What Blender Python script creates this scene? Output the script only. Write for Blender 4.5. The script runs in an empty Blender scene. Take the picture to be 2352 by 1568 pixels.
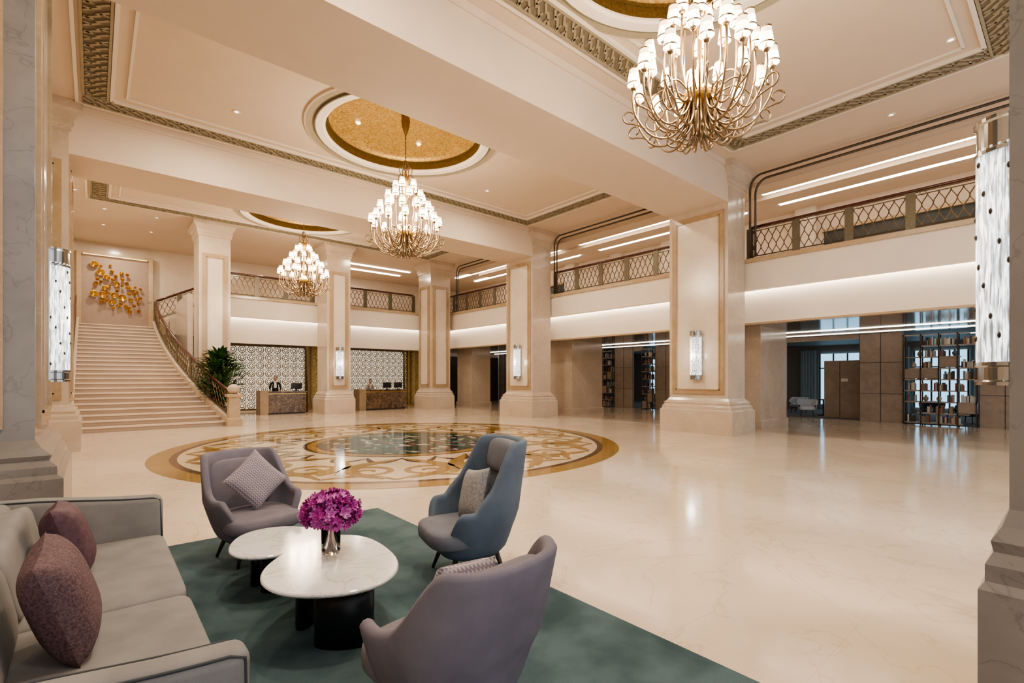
import bpy, bmesh, math, random
from mathutils import Vector, Matrix, Euler
random.seed(7)
S=bpy.context.scene
COL=S.collection
pi=math.pi
# ---------------------------------------------------------------- materials
def nmat(name):
    m=bpy.data.materials.new(name); m.use_nodes=True
    nt=m.node_tree; b=nt.nodes['Principled BSDF']
    return m,nt,b
def N(nt,t,**k):
    n=nt.nodes.new(t)
    for a,v in k.items(): setattr(n,a,v)
    return n
def setc(b,col,rough,metal=0,coat=0,spec=None):
    b.inputs['Base Color'].default_value=(*col,1); b.inputs['Roughness'].default_value=rough
    b.inputs['Metallic'].default_value=metal; b.inputs['Coat Weight'].default_value=coat
    b.inputs['Coat Roughness'].default_value=.08
    if spec is not None: b.inputs['Specular IOR Level'].default_value=spec
def ramp(nt,stops):
    r=N(nt,'ShaderNodeValToRGB'); e=r.color_ramp.elements
    while len(e)<len(stops): e.new(.5)
    for i,(p,c) in enumerate(stops): e[i].position=p; e[i].color=(*c,1)
    return r
def mat(name,col,rough=.5,metal=0,col2=None,scale=5,bump=0,bscale=60,coat=0,emis=None,es=0,detail=4,dist=0,spec=None,lo=.35,hi=.65):
    m,nt,b=nmat(name); setc(b,col,rough,metal,coat,spec); L=nt.links
    tc=N(nt,'ShaderNodeTexCoord')
    n=N(nt,'ShaderNodeTexNoise'); n.inputs['Scale'].default_value=scale; n.inputs['Detail'].default_value=detail; n.inputs['Distortion'].default_value=dist
    L.new(tc.outputs['Object'],n.inputs['Vector'])
    c2=col2 if col2 else tuple(min(1,c*.93) for c in col)
    r=ramp(nt,[(lo,col),(hi,c2)]); L.new(n.outputs['Fac'],r.inputs['Fac']); L.new(r.outputs['Color'],b.inputs['Base Color'])
    if bump:
        n2=N(nt,'ShaderNodeTexNoise'); n2.inputs['Scale'].default_value=bscale
        L.new(tc.outputs['Object'],n2.inputs['Vector'])
        bp=N(nt,'ShaderNodeBump'); bp.inputs['Strength'].default_value=bump; bp.inputs['Distance'].default_value=.01
        L.new(n2.outputs['Fac'],bp.inputs['Height']); L.new(bp.outputs['Normal'],b.inputs['Normal'])
    if emis: b.inputs['Emission Color'].default_value=(*emis,1); b.inputs['Emission Strength'].default_value=es
    return m
def marble(name,c1,c2,vein,scale=.6,rough=.15,vein_w=.02,coat=0,tile=None,spec=None,va=.35):
    m,nt,b=nmat(name); setc(b,c1,rough,0,coat,spec); L=nt.links
    tc=N(nt,'ShaderNodeTexCoord')
    n=N(nt,'ShaderNodeTexNoise'); n.inputs['Scale'].default_value=scale; n.inputs['Detail'].default_value=8; n.inputs['Roughness'].default_value=.6; n.inputs['Distortion'].default_value=.8
    L.new(tc.outputs['Object'],n.inputs['Vector'])
    r=ramp(nt,[(.35,c1),(.65,c2)]); L.new(n.outputs['Fac'],r.inputs['Fac'])
    n2=N(nt,'ShaderNodeTexNoise'); n2.inputs['Scale'].default_value=scale*1.7; n2.inputs['Detail'].default_value=7; n2.inputs['Distortion'].default_value=1.5
    L.new(tc.outputs['Object'],n2.inputs['Vector'])
    r2=ramp(nt,[(.5-vein_w,(0,0,0)),(.5,(1,1,1)),(.5+vein_w,(0,0,0))]); L.new(n2.outputs['Fac'],r2.inputs['Fac'])
    mul=N(nt,'ShaderNodeMath',operation='MULTIPLY'); mul.inputs[1].default_value=va; L.new(r2.outputs['Color'],mul.inputs[0])
    mx=N(nt,'ShaderNodeMixRGB'); L.new(mul.outputs[0],mx.inputs['Fac']); L.new(r.outputs['Color'],mx.inputs['Color1']); mx.inputs['Color2'].default_value=(*vein,1)
    out=mx.outputs['Color']
    if tile:
        br=N(nt,'ShaderNodeTexBrick'); br.offset=0; br.inputs['Scale'].default_value=1
        br.inputs['Brick Width'].default_value=tile; br.inputs['Row Height'].default_value=tile; br.inputs['Mortar Size'].default_value=.003
        br.inputs['Color1'].default_value=(1,1,1,1); br.inputs['Color2'].default_value=(.965,.96,.95,1); br.inputs['Mortar'].default_value=(.9,.87,.83,1)
        L.new(tc.outputs['Object'],br.inputs['Vector'])
        m2=N(nt,'ShaderNodeMixRGB',blend_type='MULTIPLY'); m2.inputs['Fac'].default_value=1
        L.new(out,m2.inputs['Color1']); L.new(br.outputs['Color'],m2.inputs['Color2']); out=m2.outputs['Color']
    L.new(out,b.inputs['Base Color'])
    return m
def emat(name,col,s):
    m,nt,b=nmat(name); setc(b,tuple(c*.8 for c in col),.5); b.inputs['Emission Color'].default_value=(*col,1); b.inputs['Emission Strength'].default_value=s
    return m
def chevron(name,c1,c2,k=26):
    m,nt,b=nmat(name); setc(b,c1,.9); L=nt.links
    tc=N(nt,'ShaderNodeTexCoord'); sp=N(nt,'ShaderNodeSeparateXYZ'); L.new(tc.outputs['Object'],sp.inputs[0])
    a=N(nt,'ShaderNodeMath',operation='MULTIPLY'); a.inputs[1].default_value=k; L.new(sp.outputs['X'],a.inputs[0])
    p=N(nt,'ShaderNodeMath',operation='PINGPONG'); p.inputs[1].default_value=.5; L.new(a.outputs[0],p.inputs[0])
    z=N(nt,'ShaderNodeMath',operation='MULTIPLY'); z.inputs[1].default_value=k*1.3; L.new(sp.outputs['Z'],z.inputs[0])
    s=N(nt,'ShaderNodeMath',operation='ADD'); L.new(p.outputs[0],s.inputs[0]); L.new(z.outputs[0],s.inputs[1])
    q=N(nt,'ShaderNodeMath',operation='PINGPONG'); q.inputs[1].default_value=.5; L.new(s.outputs[0],q.inputs[0])
    r=ramp(nt,[(.2,c1),(.3,c2)]); L.new(q.outputs[0],r.inputs['Fac']); L.new(r.outputs['Color'],b.inputs['Base Color'])
    return m
def cells(name,stops,scale,rough=.2,metal=0,bump=0):
    m,nt,b=nmat(name); setc(b,stops[0][1],rough,metal); L=nt.links
    tc=N(nt,'ShaderNodeTexCoord'); v=N(nt,'ShaderNodeTexVoronoi'); v.inputs['Scale'].default_value=scale
    L.new(tc.outputs['Object'],v.inputs['Vector'])
    sp=N(nt,'ShaderNodeSeparateColor'); L.new(v.outputs['Color'],sp.inputs[0])
    r=ramp(nt,stops); r.color_ramp.interpolation='CONSTANT' if len(stops)>3 else 'LINEAR'
    L.new(sp.outputs[0],r.inputs['Fac']); L.new(r.outputs['Color'],b.inputs['Base Color'])
    return m
floor_m=marble('polished_cream_marble',(.74,.615,.49),(.65,.53,.405),(.50,.37,.25),.45,.13,.014,coat=.12,tile=1.0,va=.4)
col_m=marble('beige_marble',(.58,.475,.375),(.49,.395,.305),(.70,.61,.52),.7,.16,.015)
grey_shaded_m=marble('grey_beige_marble_shaded',(.27,.245,.225),(.20,.18,.165),(.11,.09,.08),1.0,.16,.014)  # near pillars: grey veined stone, with part of their shade put into the colour
pan_m=marble('light_beige_marble',(.70,.60,.50),(.63,.53,.435),(.78,.71,.62),.8,.18,.012)
frame_m=marble('tan_marble_frame',(.42,.30,.185),(.35,.245,.145),(.52,.41,.29),2,.2,.02)
paint=mat('cream_ceiling_paint',(.67,.55,.44),.75,col2=(.65,.535,.425),scale=2)
fasc=mat('warm_white_paint',(.79,.71,.62),.6,scale=2,col2=(.77,.69,.60))
ledge_m=marble('honey_ledge_marble',(.50,.37,.235),(.44,.32,.195),(.60,.49,.36),2,.2,.02)
frz_m=mat('olive_relief_plaster',(.19,.16,.11),.55,scale=8,col2=(.165,.14,.095))
frz2=mat('olive_relief_pale',(.34,.29,.20),.5,scale=8)  # paler olive of the raised bars and the dome ring
golddome=cells('gold_leaf_mosaic',[(0,(.27,.155,.035)),(.5,(.38,.23,.06)),(1,(.48,.31,.10))],28,.42,.3)
domeedge=mat('antique_gold_edge',(.16,.10,.03),.4,.4,scale=20,col2=(.1,.06,.02))
gold=mat('gold_metal',(.70,.46,.14),.28,1,scale=10,col2=(.6,.38,.11))
champ=mat('champagne_brass',(.32,.23,.14),.3,1,scale=10,col2=(.24,.17,.10))
bronze=mat('dark_bronze',(.10,.08,.06),.4,.6,scale=10,col2=(.08,.065,.05))
bal_m=mat('antique_brass_rail',(.16,.11,.055),.38,.65,scale=9,col2=(.12,.08,.04))
post_m=mat('brushed_pewter',(.18,.16,.12),.42,.6,scale=20,col2=(.14,.125,.09))
rail_m=mat('mahogany_handrail',(.09,.018,.012),.25,0,scale=6,col2=(.06,.012,.008),coat=.3)
shade_m=emat('lit_lamp_shade',(1,.87,.66),5.5)
shade_t=emat('lit_lamp_shade_top',(1,.74,.47),2.2)
strip_m=emat('led_strip',(1,.94,.84),13)
strip2_m=emat('cove_strip',(1,.92,.78),8)
niche_m=emat('niche_led',(1,.75,.45),1.6)
line_m=emat('soffit_light_line',(1,.92,.80),5)
down_m=emat('downlight_lens',(1,.92,.80),2.5)
chrome=mat('polished_chrome',(.50,.49,.47),.12,1,scale=3,col2=(.38,.38,.38))
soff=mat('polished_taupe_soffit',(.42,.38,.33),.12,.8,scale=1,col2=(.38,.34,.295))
wood=mat('taupe_wood_veneer',(.34,.265,.21),.4,0,col2=(.28,.215,.17),scale=3,detail=8,dist=1)
wood_d=mat('dark_walnut',(.06,.042,.033),.4,0,col2=(.045,.03,.025),scale=4)
woodl=mat('light_oak',(.34,.25,.165),.45,0,col2=(.28,.205,.135),scale=4)
black=mat('black_metal',(.012,.013,.015),.35,.3,scale=8,col2=(.02,.02,.022))
tblm=marble('white_table_marble',(.76,.74,.72),(.70,.68,.66),(.42,.35,.28),1.6,.14,.02,coat=.2,va=.5)
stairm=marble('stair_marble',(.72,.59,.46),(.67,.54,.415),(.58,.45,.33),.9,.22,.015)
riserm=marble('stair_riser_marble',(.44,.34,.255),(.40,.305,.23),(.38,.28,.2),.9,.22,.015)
deskm=marble('brown_stone',(.13,.085,.055),(.05,.035,.025),(.32,.23,.14),2.2,.15,.05,va=.6)
# ---------------------------------------------------------------- mesh builder
class MB:
    def __init__(s): s.v=[];s.f=[];s.m=[];s.sm=[];s.mats=[]
    def mi(s,m):
        if m not in s.mats: s.mats.append(m)
        return s.mats.index(m)
    def add(s,vs,fs,m,smooth=False,T=None):
        o=len(s.v); i=s.mi(m)
        for p in vs:
            p=Vector(p)
            if T is not None: p=T@p
            s.v.append(p)
        for f in fs: s.f.append([k+o for k in f]); s.m.append(i); s.sm.append(smooth)
    def box(s,x0,x1,y0,y1,z0,z1,m,T=None):
        s.add([(x0,y0,z0),(x1,y0,z0),(x1,y1,z0),(x0,y1,z0),(x0,y0,z1),(x1,y0,z1),(x1,y1,z1),(x0,y1,z1)],
              [(0,3,2,1),(4,5,6,7),(0,1,5,4),(1,2,6,5),(2,3,7,6),(3,0,4,7)],m,False,T)
    def rbox(s,x0,x1,y0,y1,z0,z1,r,m,seg=3,fn=None,T=None,cuts=0):
        bm=bmesh.new(); bmesh.ops.create_cube(bm,size=1)
        for v in bm.verts: v.co=Vector(((x0+x1)/2+v.co.x*(x1-x0),(y0+y1)/2+v.co.y*(y1-y0),(z0+z1)/2+v.co.z*(z1-z0)))
        bmesh.ops.bevel(bm,geom=list(bm.edges),offset=r,segments=seg,profile=.5,affect='EDGES')
        if cuts: bmesh.ops.subdivide_edges(bm,edges=[e for e in bm.edges if e.calc_length()>.15],cuts=cuts,use_grid_fill=True)
        bm.verts.ensure_lookup_table()
        vs=[v.co.copy() for v in bm.verts]
        if fn: vs=[fn(v) for v in vs]
        s.add(vs,[[v.index for v in f.verts] for f in bm.faces],m,True,T); bm.free()
    def loft(s,rings,m,smooth=False,cap0=True,cap1=True,closed=True,T=None):
        n=len(rings[0]); vs=[p for r in rings for p in r]; fs=[]
        for i in range(len(rings)-1):
            for j in range(n if closed else n-1):
                a=i*n+j; b=i*n+(j+1)%n; fs.append((a,b,b+n,a+n))
        if cap0: fs.append(list(range(n))[::-1])
        if cap1: fs.append([(len(rings)-1)*n+j for j in range(n)])
        s.add(vs,fs,m,smooth,T)
    def lathe(s,prof,m,c=(0,0,0),n=24,smooth=True,a0=0,a1=2*pi,cap=False,T=None):
        full=abs(a1-a0-2*pi)<1e-4; k=n if full else n+1
        rings=[[(c[0]+r*math.cos(a0+(a1-a0)*j/n),c[1]+r*math.sin(a0+(a1-a0)*j/n),c[2]+z) for j in range(k)] for r,z in prof]
        s.loft(rings,m,smooth,cap,cap,full,T)
    def tube(s,pts,r,m,n=6,closed=False,smooth=True,T=None):
        pts=[Vector(p) for p in pts]; K=len(pts)
        if not hasattr(r,'__len__'): r=[r]*K
        rings=[];nrm=None
        for i in range(K):
            if closed: t=pts[(i+1)%K]-pts[i-1]
            else: t=pts[min(i+1,K-1)]-pts[max(i-1,0)]
            if t.length<1e-9: t=Vector((0,0,1))
            t.normalize()
            if nrm is None: nrm=t.orthogonal().normalized()
            nrm=(nrm-t*nrm.dot(t))
            if nrm.length<1e-6: nrm=t.orthogonal()
            nrm.normalize(); b=t.cross(nrm)
            rings.append([pts[i]+(nrm*math.cos(2*pi*j/n)+b*math.sin(2*pi*j/n))*r[i] for j in range(n)])
        if closed: rings.append(rings[0])
        s.loft(rings,m,smooth,not closed,not closed,True,T)
    def rect(s,x0,x1,y0,y1,prof,m,ms=None):
        rings=[[(x0-o,y0-o,z),(x1+o,y0-o,z),(x1+o,y1+o,z),(x0-o,y1+o,z)] for o,z in prof]
        s.loft(rings,m)
    def se(s,c,a,b,h,m,e1=.4,e2=.4,nu=32,nv=16,T=None):
        f=lambda w,e: math.copysign(abs(w)**e,w)
        rings=[]
        for i in range(nv+1):
            p=-pi/2+pi*i/nv; p=max(-pi/2+.02,min(pi/2-.02,p))
            rings.append([(c[0]+a*f(math.cos(p),e1)*f(math.cos(2*pi*j/nu),e2),c[1]+b*f(math.cos(p),e1)*f(math.sin(2*pi*j/nu),e2),c[2]+h*f(math.sin(p),e1)) for j in range(nu)])
        s.loft(rings,m,True,T=T)
    def obj(s,name,loc=None,rot=(0,0,0),origin=True,parent=None):
        vs=s.v
        if loc is None and origin and vs:
            xs=[v.x for v in vs];ys=[v.y for v in vs];zs=[v.z for v in vs]
            c=Vector(((min(xs)+max(xs))/2,(min(ys)+max(ys))/2,min(zs))); vs=[v-c for v in vs]; loc=c
        me=bpy.data.meshes.new(name); me.from_pydata([tuple(v) for v in vs],[],s.f)
        for m in s.mats: me.materials.append(m)
        me.polygons.foreach_set('material_index',s.m); me.polygons.foreach_set('use_smooth',s.sm); me.update()
        o=bpy.data.objects.new(name,me); COL.objects.link(o)
        if loc is not None: o.location=loc
        o.rotation_euler=rot
        if parent: o.parent=parent
        return o
def recalc(o):
    bm=bmesh.new(); bm.from_mesh(o.data); bmesh.ops.recalc_face_normals(bm,faces=bm.faces); bm.to_mesh(o.data); bm.free()
def light(name,t,loc,e,col=(1,.86,.68),size=.2,rot=(0,0,0),sy=None,spot=None):
    l=bpy.data.lights.new(name,t); l.energy=e; l.color=col
    if t=='AREA':
        l.size=size
        if sy: l.shape='RECTANGLE'; l.size_y=sy
        else: l.shape='DISK'
    elif t=='SPOT': l.shadow_soft_size=size; l.spot_size=spot or 1.6; l.spot_blend=.8
    else: l.shadow_soft_size=size
    o=bpy.data.objects.new(name,l); COL.objects.link(o); o.location=loc; o.rotation_euler=rot
    return o
CZ=8.1
# ---------------------------------------------------------------- floor
m=MB(); m.box(-3,31,-4,30.6,-.1,0,floor_m); m.obj('floor',origin=False)
# medallion
ochre=marble('ochre_marble',(.33,.20,.06),(.27,.155,.045),(.42,.28,.12),2,.09,.02)
dkbr=marble('dark_emperador_marble',(.09,.045,.022),(.05,.025,.014),(.2,.12,.06),2,.09,.02)
medf=marble('ivory_marble',(.66,.54,.38),(.58,.46,.31),(.5,.38,.24),1,.09,.02)
mosa=cells('coloured_stone_mosaic',[(0,(.010,.026,.025)),(.34,(.03,.09,.085)),(.54,(.44,.40,.31)),(.62,(.015,.045,.055)),(.78,(.12,.21,.19)),(.83,(.26,.08,.10)),(.86,(.48,.43,.33)),(.91,(.04,.025,.02))],6.5,.09)
m=MB(); MC=(6.3,11.7)
def ring(r0,r1,z,mm,n=128):
    m.lathe([(r1,0),(r1,z),(max(r0,.001),z)],mm,(MC[0],MC[1],0),n,False)
ring(5.15,5.55,.004,ochre); ring(5.02,5.16,.0045,dkbr); ring(2.5,5.05,.004,medf); ring(2.42,2.52,.0045,dkbr)
ring(2.2,2.43,.004,ochre); ring(2.14,2.21,.0045,dkbr); ring(0,2.15,.004,mosa)
def ribbon(pts,ws,mm,z):
    vs=[];fs=[];K=len(pts)
    for i,(p,w) in enumerate(zip(pts,ws)):
        a=pts[max(i-1,0)];b=pts[min(i+1,K-1)]; t=Vector((b[0]-a[0],b[1]-a[1])).normalized(); n=Vector((-t.y,t.x))*w/2
        vs+= [(p[0]+n.x,p[1]+n.y,z),(p[0]-n.x,p[1]-n.y,z)]
        if i: k=2*i; fs.append((k-2,k-1,k+1,k))
    m.add(vs,fs,mm)
def pol(r,a): return (MC[0]+r*math.cos(a),MC[1]+r*math.sin(a))
NS=12
for k in range(NS):
    a0=2*pi*k/NS; w=2*pi/NS
    for sg in (1,-1):
        P=[pol(2.75+2.1*t,a0+sg*w*(.02+.42*math.sin(pi*t*.95))) for t in [i/20 for i in range(21)]]
        ribbon(P,[.04+.30*math.sin(pi*i/20) for i in range(21)],ochre,.0062)
        cx,cy=pol(4.15,a0+sg*w*.24) ; pts=[]
        for i in range(34):
            t=i/33; rr=.50*(1-t)+.05; aa=a0+sg*(pi*.3+t*3.3*pi); pts.append((cx+rr*math.cos(aa),cy+rr*math.sin(aa)))
        ribbon(pts,[.16*(1-.6*i/33) for i in range(34)],ochre,.0068)
        P=[pol(2.7+.55*math.sin(pi*t),a0+sg*w*.5*t) for t in [i/16 for i in range(17)]]
        ribbon(P,[.05+.12*math.sin(pi*i/16) for i in range(17)],dkbr,.0056)
        P=[pol(4.9-.35*math.sin(pi*t),a0+sg*w*.5*t) for t in [i/16 for i in range(17)]]
        ribbon(P,[.06+.12*math.sin(pi*i/16) for i in range(17)],ochre,.0074)
m.obj('floor_medallion',origin=False)
# ---------------------------------------------------------------- ceiling
DC=[(6.3,3.4),(6.3,11.7),(6.3,20.0)]
m=MB()
def cr2(x0,x1,y0,y1): m.box(x0,x1,y0,y1,CZ,CZ+.1,paint)
cr2(-3,3.8,-4,30.6); cr2(8.8,31,-4,30.6)
for a,b in ((-4,.9),(5.9,9.2),(14.2,17.5),(22.5,30.6)): cr2(3.8,8.8,a,b)
for cx,cy in DC:
    n=64; r0=2.0; vs=[];fs=[]
    for j in range(n):
        a=2*pi*j/n; c,s_=math.cos(a),math.sin(a); k=2.5/max(abs(c),abs(s_))
        vs+=[(cx+r0*c,cy+r0*s_,CZ),(cx+k*c,cy+k*s_,CZ)]
    for j in range(n):
        a=2*j;b=2*((j+1)%n); fs.append((a,b,b+1,a+1))
    m.add(vs,fs,paint)
m.obj('ceiling',origin=False)
for cx,cy in DC:
    m=MB()
    m.lathe([(2.50,0),(2.50,-.04),(2.46,-.05)],paint,(cx,cy,CZ),72,False)
    m.lathe([(2.46,-.05),(2.26,-.03)],frz2,(cx,cy,CZ),72,False)
    m.lathe([(2.26,-.03),(2.26,-.08),(2.23,-.08)],frz_m,(cx,cy,CZ),72,False)
    m.lathe([(2.23,-.08),(2.05,-.07),(2.0,-.04),(2.0,.0)],fasc,(cx,cy,CZ),72,False)
    m.lathe([(2.0,0),(2.0,.20),(1.93,.21)],domeedge,(cx,cy,CZ),72,False)
    m.lathe([(1.93*math.cos(t*pi/2/10),.21+.36*math.sin(t*pi/2/10)) for t in range(11)],golddome,(cx,cy,CZ),72,True)
    for k in range(4):
        a=pi/4+k*pi/2; m.lathe([(.001,0),(.05,0),(.07,.03)],down_m,(cx+1.3*math.cos(a),cy+1.3*math.sin(a),CZ+.42),12)
    m.obj('ceiling_dome',origin=False)
# friezes
def barp(m,p,q,w,z0,z1,mm):
    p=Vector(p);q=Vector(q);t=(q-p).normalized();n=Vector((-t.y,t.x))*w/2
    a=[p+n,p-n,q-n,q+n]; vs=[(v.x,v.y,z0) for v in a]+[(v.x,v.y,z1) for v in a]
    m.add(vs,[(0,1,2,3),(4,7,6,5),(0,4,5,1),(1,5,6,2),(2,6,7,3),(3,7,4,0)],mm)
def frieze(x0,x1,y0,y1,w=.46):
    m=MB(); z=CZ
    for a in ((x0,x1,y0,y0+w),(x0,x1,y1-w,y1),(x0,x0+w,y0+w,y1-w),(x1-w,x1,y0+w,y1-w)):
        m.box(a[0],a[1],a[2],a[3],z-.03,z,frz_m)
    def run(p,q,inward):
        p=Vector(p);q=Vector(q);L=(q-p).length;k=max(1,round(L/w));t=(q-p)/k;n=Vector(inward)*w
        for i in range(k):
            o=p+t*i
            for (a,b,c,d) in ((0,.12,.5,.62),(.5,.12,1,.62),(0,.5,.38,.88),(.5,.5,.88,.88),(.62,.12,.62,.42),(.12,.88,.12,.6),(.25,.12,.25,.36)):
                barp(m,o+t*a+n*b,o+t*c+n*d,.04,z-.055,z-.03,frz2)
        for b in (.04,.96): barp(m,p+n*b,q+n*b,.045,z-.055,z-.03,frz2)
    run((x0,y0),(x1,y0),(0,1)); run((x1,y1),(x0,y1),(0,-1)); run((x0,y1-w),(x0,y0+w),(1,0)); run((x1,y0+w),(x1,y1-w),(-1,0))
    for d,wd,h in ((w+.05,.07,.06),(w+.32,.05,.03),(-.1,.06,.04)):
        for a,b in (((x0+d,y0+d),(x1-d,y0+d)),((x1-d,y0+d),(x1-d,y1-d)),((x1-d,y1-d),(x0+d,y1-d)),((x0+d,y1-d),(x0+d,y0+d))):
            barp(m,a,b,wd,z-h,z,fasc)
    m.obj('ceiling_frieze',origin=False)
frieze(-.2,13.55,.7,6.3); frieze(-.2,13.7,9.3,15.0); frieze(-.1,13.6,17.6,22.8)
# beams
for y0,y1 in ((6.82,8.76),(15.33,17.08)):
    m=MB(); m.box(-.45,14.3,y0,y1,6.93,CZ,paint)
    m.box(-.45,14.3,y0-.04,y1+.04,CZ-.16,CZ-.001,paint)
    m.obj('ceiling_beam',origin=False)
# downlights
m=MB(); DL=[]
for y in (-1.5,1.2,5.6,9.9,12.3): DL.append((-.95,y))
for y in (18.2,22.2): DL+=[(-.5,y),(10.9,y)]
for y in (10.3,13.2,19.5):
    for x in (2.6,10.2): DL.append((x,y))
DL+=[(12.3,1.6),(12.3,5.2),(14.7,3),(14.7,10.5)]
for y in (24,26.5):
    for x in (.3,1.9): DL.append((x,y))
for x,y in DL:
    m.lathe([(.001,-.012),(.045,-.012)],down_m,(x,y,CZ),12,False)
    m.lathe([(.045,-.012),(.06,-.02),(.085,-.015),(.09,0)],fasc,(x,y,CZ),12,False)
m.obj('recessed_downlights',origin=False)
# ---------------------------------------------------------------- columns
PROF=[(.22,0),(.22,.70),(.17,.74),(.17,.82),(.11,.88),(.13,.93),(.05,1.0),(0,1.08),(0,7.42),(.05,7.46),(.05,7.54),(.09,7.58),(.09,7.70),(.2,7.86),(.25,7.9),(.25,8.099)]
def panel(m,face,x0,x1,y0,y1,z0=1.2,z1=6.75,mg=.12,fw=.13,pm=None):
    pm=pm or pan_m
    def bx(u0,u1,a,b,d,mm):
        if face=='x-': m.box(x0-d,x0+.01,u0,u1,a,b,mm)
        if face=='x+': m.box(x1-.01,x1+d,u0,u1,a,b,mm)
        if face=='y-': m.box(u0,u1,y0-d,y0+.01,a,b,mm)
        if face=='y+': m.box(u0,u1,y1-.01,y1+d,a,b,mm)
    u0,u1=((y0,y1) if face[0]=='x' else (x0,x1)); u0+=mg;u1-=mg
    bx(u0,u0+fw,z0,z1,.035,frame_m);bx(u1-fw,u1,z0,z1,.035,frame_m);bx(u0+fw,u1-fw,z0,z0+fw,.035,frame_m);bx(u0+fw,u1-fw,z1-fw,z1,.035,frame_m)
    bx(u0+fw,u1-fw,z0+fw,z1-fw,.012,pm)
    e=.03; d=fw
    bx(u0+d,u0+d+e,z0+d,z1-d,.05,frame_m);bx(u1-d-e,u1-d,z0+d,z1-d,.05,frame_m);bx(u0+d,u1-d,z0+d,z0+d+e,.05,frame_m);bx(u0+d,u1-d,z1-d-e,z1-d,.05,frame_m)
def column(x0,x1,y0,y1,faces,k=1.0,name='marble_column',cm=None,pm=None,**kw):
    m=MB(); m.rect(x0,x1,y0,y1,[(o*k,z) for o,z in PROF],cm or col_m)
    for f in faces: panel(m,f,x0,x1,y0,y1,pm=pm,**kw)
    return m.obj(name)
column(14.3,15.40,6.82,8.76,['x-']); column(14.3,15.40,15.33,17.08,['x-'])
column(13.9,15.15,23.0,24.3,['y-','x-'],.8)
column(8.3,9.42,23.0,24.3,['y-'],.8); column(3.19,4.31,23.0,24.3,['y-'],.8)
column(-2.3,-.45,6.82,8.76,['x+','y-'],cm=grey_shaded_m,pm=grey_shaded_m,mg=.22); column(-2.3,-.45,15.33,17.08,['x+','y-'])
column(3.28,5.1,-1.7,.22,['x-'],.45,cm=grey_shaded_m,pm=grey_shaded_m,mg=.25)
def pillar(x0,x1,y0,y1):
    m=MB(); m.rect(x0,x1,y0,y1,[(.05,0),(.05,.25),(0,.28),(0,3.449)],col_m); m.obj('square_pillar')
pillar(17,19.2,7,8.6); pillar(17,19.2,15.5,17.0); pillar(17,18.4,23.5,25)
# ---------------------------------------------------------------- balconies
def one(name,mm,*b):
    m=MB()
    for q in b: m.box(*q,mm)
    m.obj(name,origin=False)
one('wall_fascia_right',fasc,(15.5,15.8,-4,24.6,4.45,5.28),(15.95,16.1,-4,24.6,3.46,5.0))
one('trim_ledge_right',ledge_m,(15.42,15.95,-4,24.7,5.28,5.4),(15.9,16.14,-4,25,3.40,3.46))
one('floor_gallery_right',paint,(15.8,23,-4,30,5.0,5.28))
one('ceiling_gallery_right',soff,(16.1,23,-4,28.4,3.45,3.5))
one('led_cove_light',strip_m,(15.81,15.93,-4,24.6,4.56,4.6))
one('soffit_light_line',line_m,(20.4,20.5,-4,28,3.43,3.449),(22.3,22.36,-4,28,3.43,3.449))
one('wall_fascia_back',fasc,(4.0,15.5,24.6,24.9,4.45,5.28),(4.0,15.95,25.05,25.2,3.3,5.0))
one('trim_ledge_back',ledge_m,(4.0,15.95,24.52,25.0,5.28,5.4))
one('floor_gallery_back',paint,(4.35,15.8,24.9,30,5.0,5.28))
one('ceiling_gallery_back',paint,(4.0,15.95,25.2,28.4,3.45,3.5))
one('led_cove_light',strip_m,(4.0,15.5,24.91,25.03,4.56,4.6))
# balustrades
def balus(pts,h=1.0,s=.11,post=1.3,name='balcony_balustrade'):
    m=MB(); P=[Vector(p) for p in pts]; Ls=[0]
    for i in range(1,len(P)): Ls.append(Ls[-1]+(P[i].xy-P[i-1].xy).length)
    L=Ls[-1]
    def at(u):
        u=max(0,min(L,u))
        for i in range(1,len(P)):
            if u<=Ls[i]+1e-9:
                t=(u-Ls[i-1])/max(1e-9,Ls[i]-Ls[i-1]); return P[i-1].lerp(P[i],t)
        return P[-1].copy()
    up=Vector((0,0,1)); n=int(L/s)
    for k in range(n+1):
        u0=(k+.5)*L/(n+1); q=[]
        for j in range(13):
            t=j/12; u=u0+(1 if k%2 else -1)*s*.5*math.sin(2*pi*t*1.5+pi/2); q.append(at(u)+up*(.10+(h-.24)*t))
        m.tube(q,.013,bal_m,4,smooth=False)
    samp=[at(L*i/max(1,len(P)*2)) for i in range(len(P)*2+1)]
    m.tube([p+up*.09 for p in samp],.02,bal_m,4); m.tube([p+up*(h-.13) for p in samp],.014,bal_m,4); m.tube([p+up*.03 for p in samp],.028,post_m,4)
    m.tube([p+up*(h-.06) for p in samp],.016,bal_m,4)
    m.tube([p+up*h for p in samp],.042,rail_m,8)
    np_=max(1,round(L/post))
    for k in range(np_+1):
        u=L*k/np_; c=at(u); a=at(u-.12); b=at(u+.12)
        t=(b-a); t.z=0; t.normalize(); nn=Vector((-t.y,t.x,0)); w=.10
        vs=[]
        for zz in (0,h-.04):
            for e1,e2 in ((-w,-.02),(w,-.02),(w,.02),(-w,.02)):
                q=c+t*e1+nn*e2; q.z=at(u+e1).z+zz; vs.append(q)
        m.add(vs,[(0,3,2,1),(4,5,6,7),(0,1,5,4),(1,2,6,5),(2,3,7,6),(3,0,4,7)],post_m)
        rr=[c+t*(-w*2.4)+t*.06*math.cos(q*pi/5)+up*(h-.1+.05*math.sin(q*pi/5)) for q in range(10)]
        m.tube(rr,.009,bal_m,4,closed=True)
    return m.obj(name,origin=False)
XB=15.62
def line(a,b,k=6): return [tuple(Vector(a).lerp(Vector(b),i/k)) for i in range(k+1)]
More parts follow.
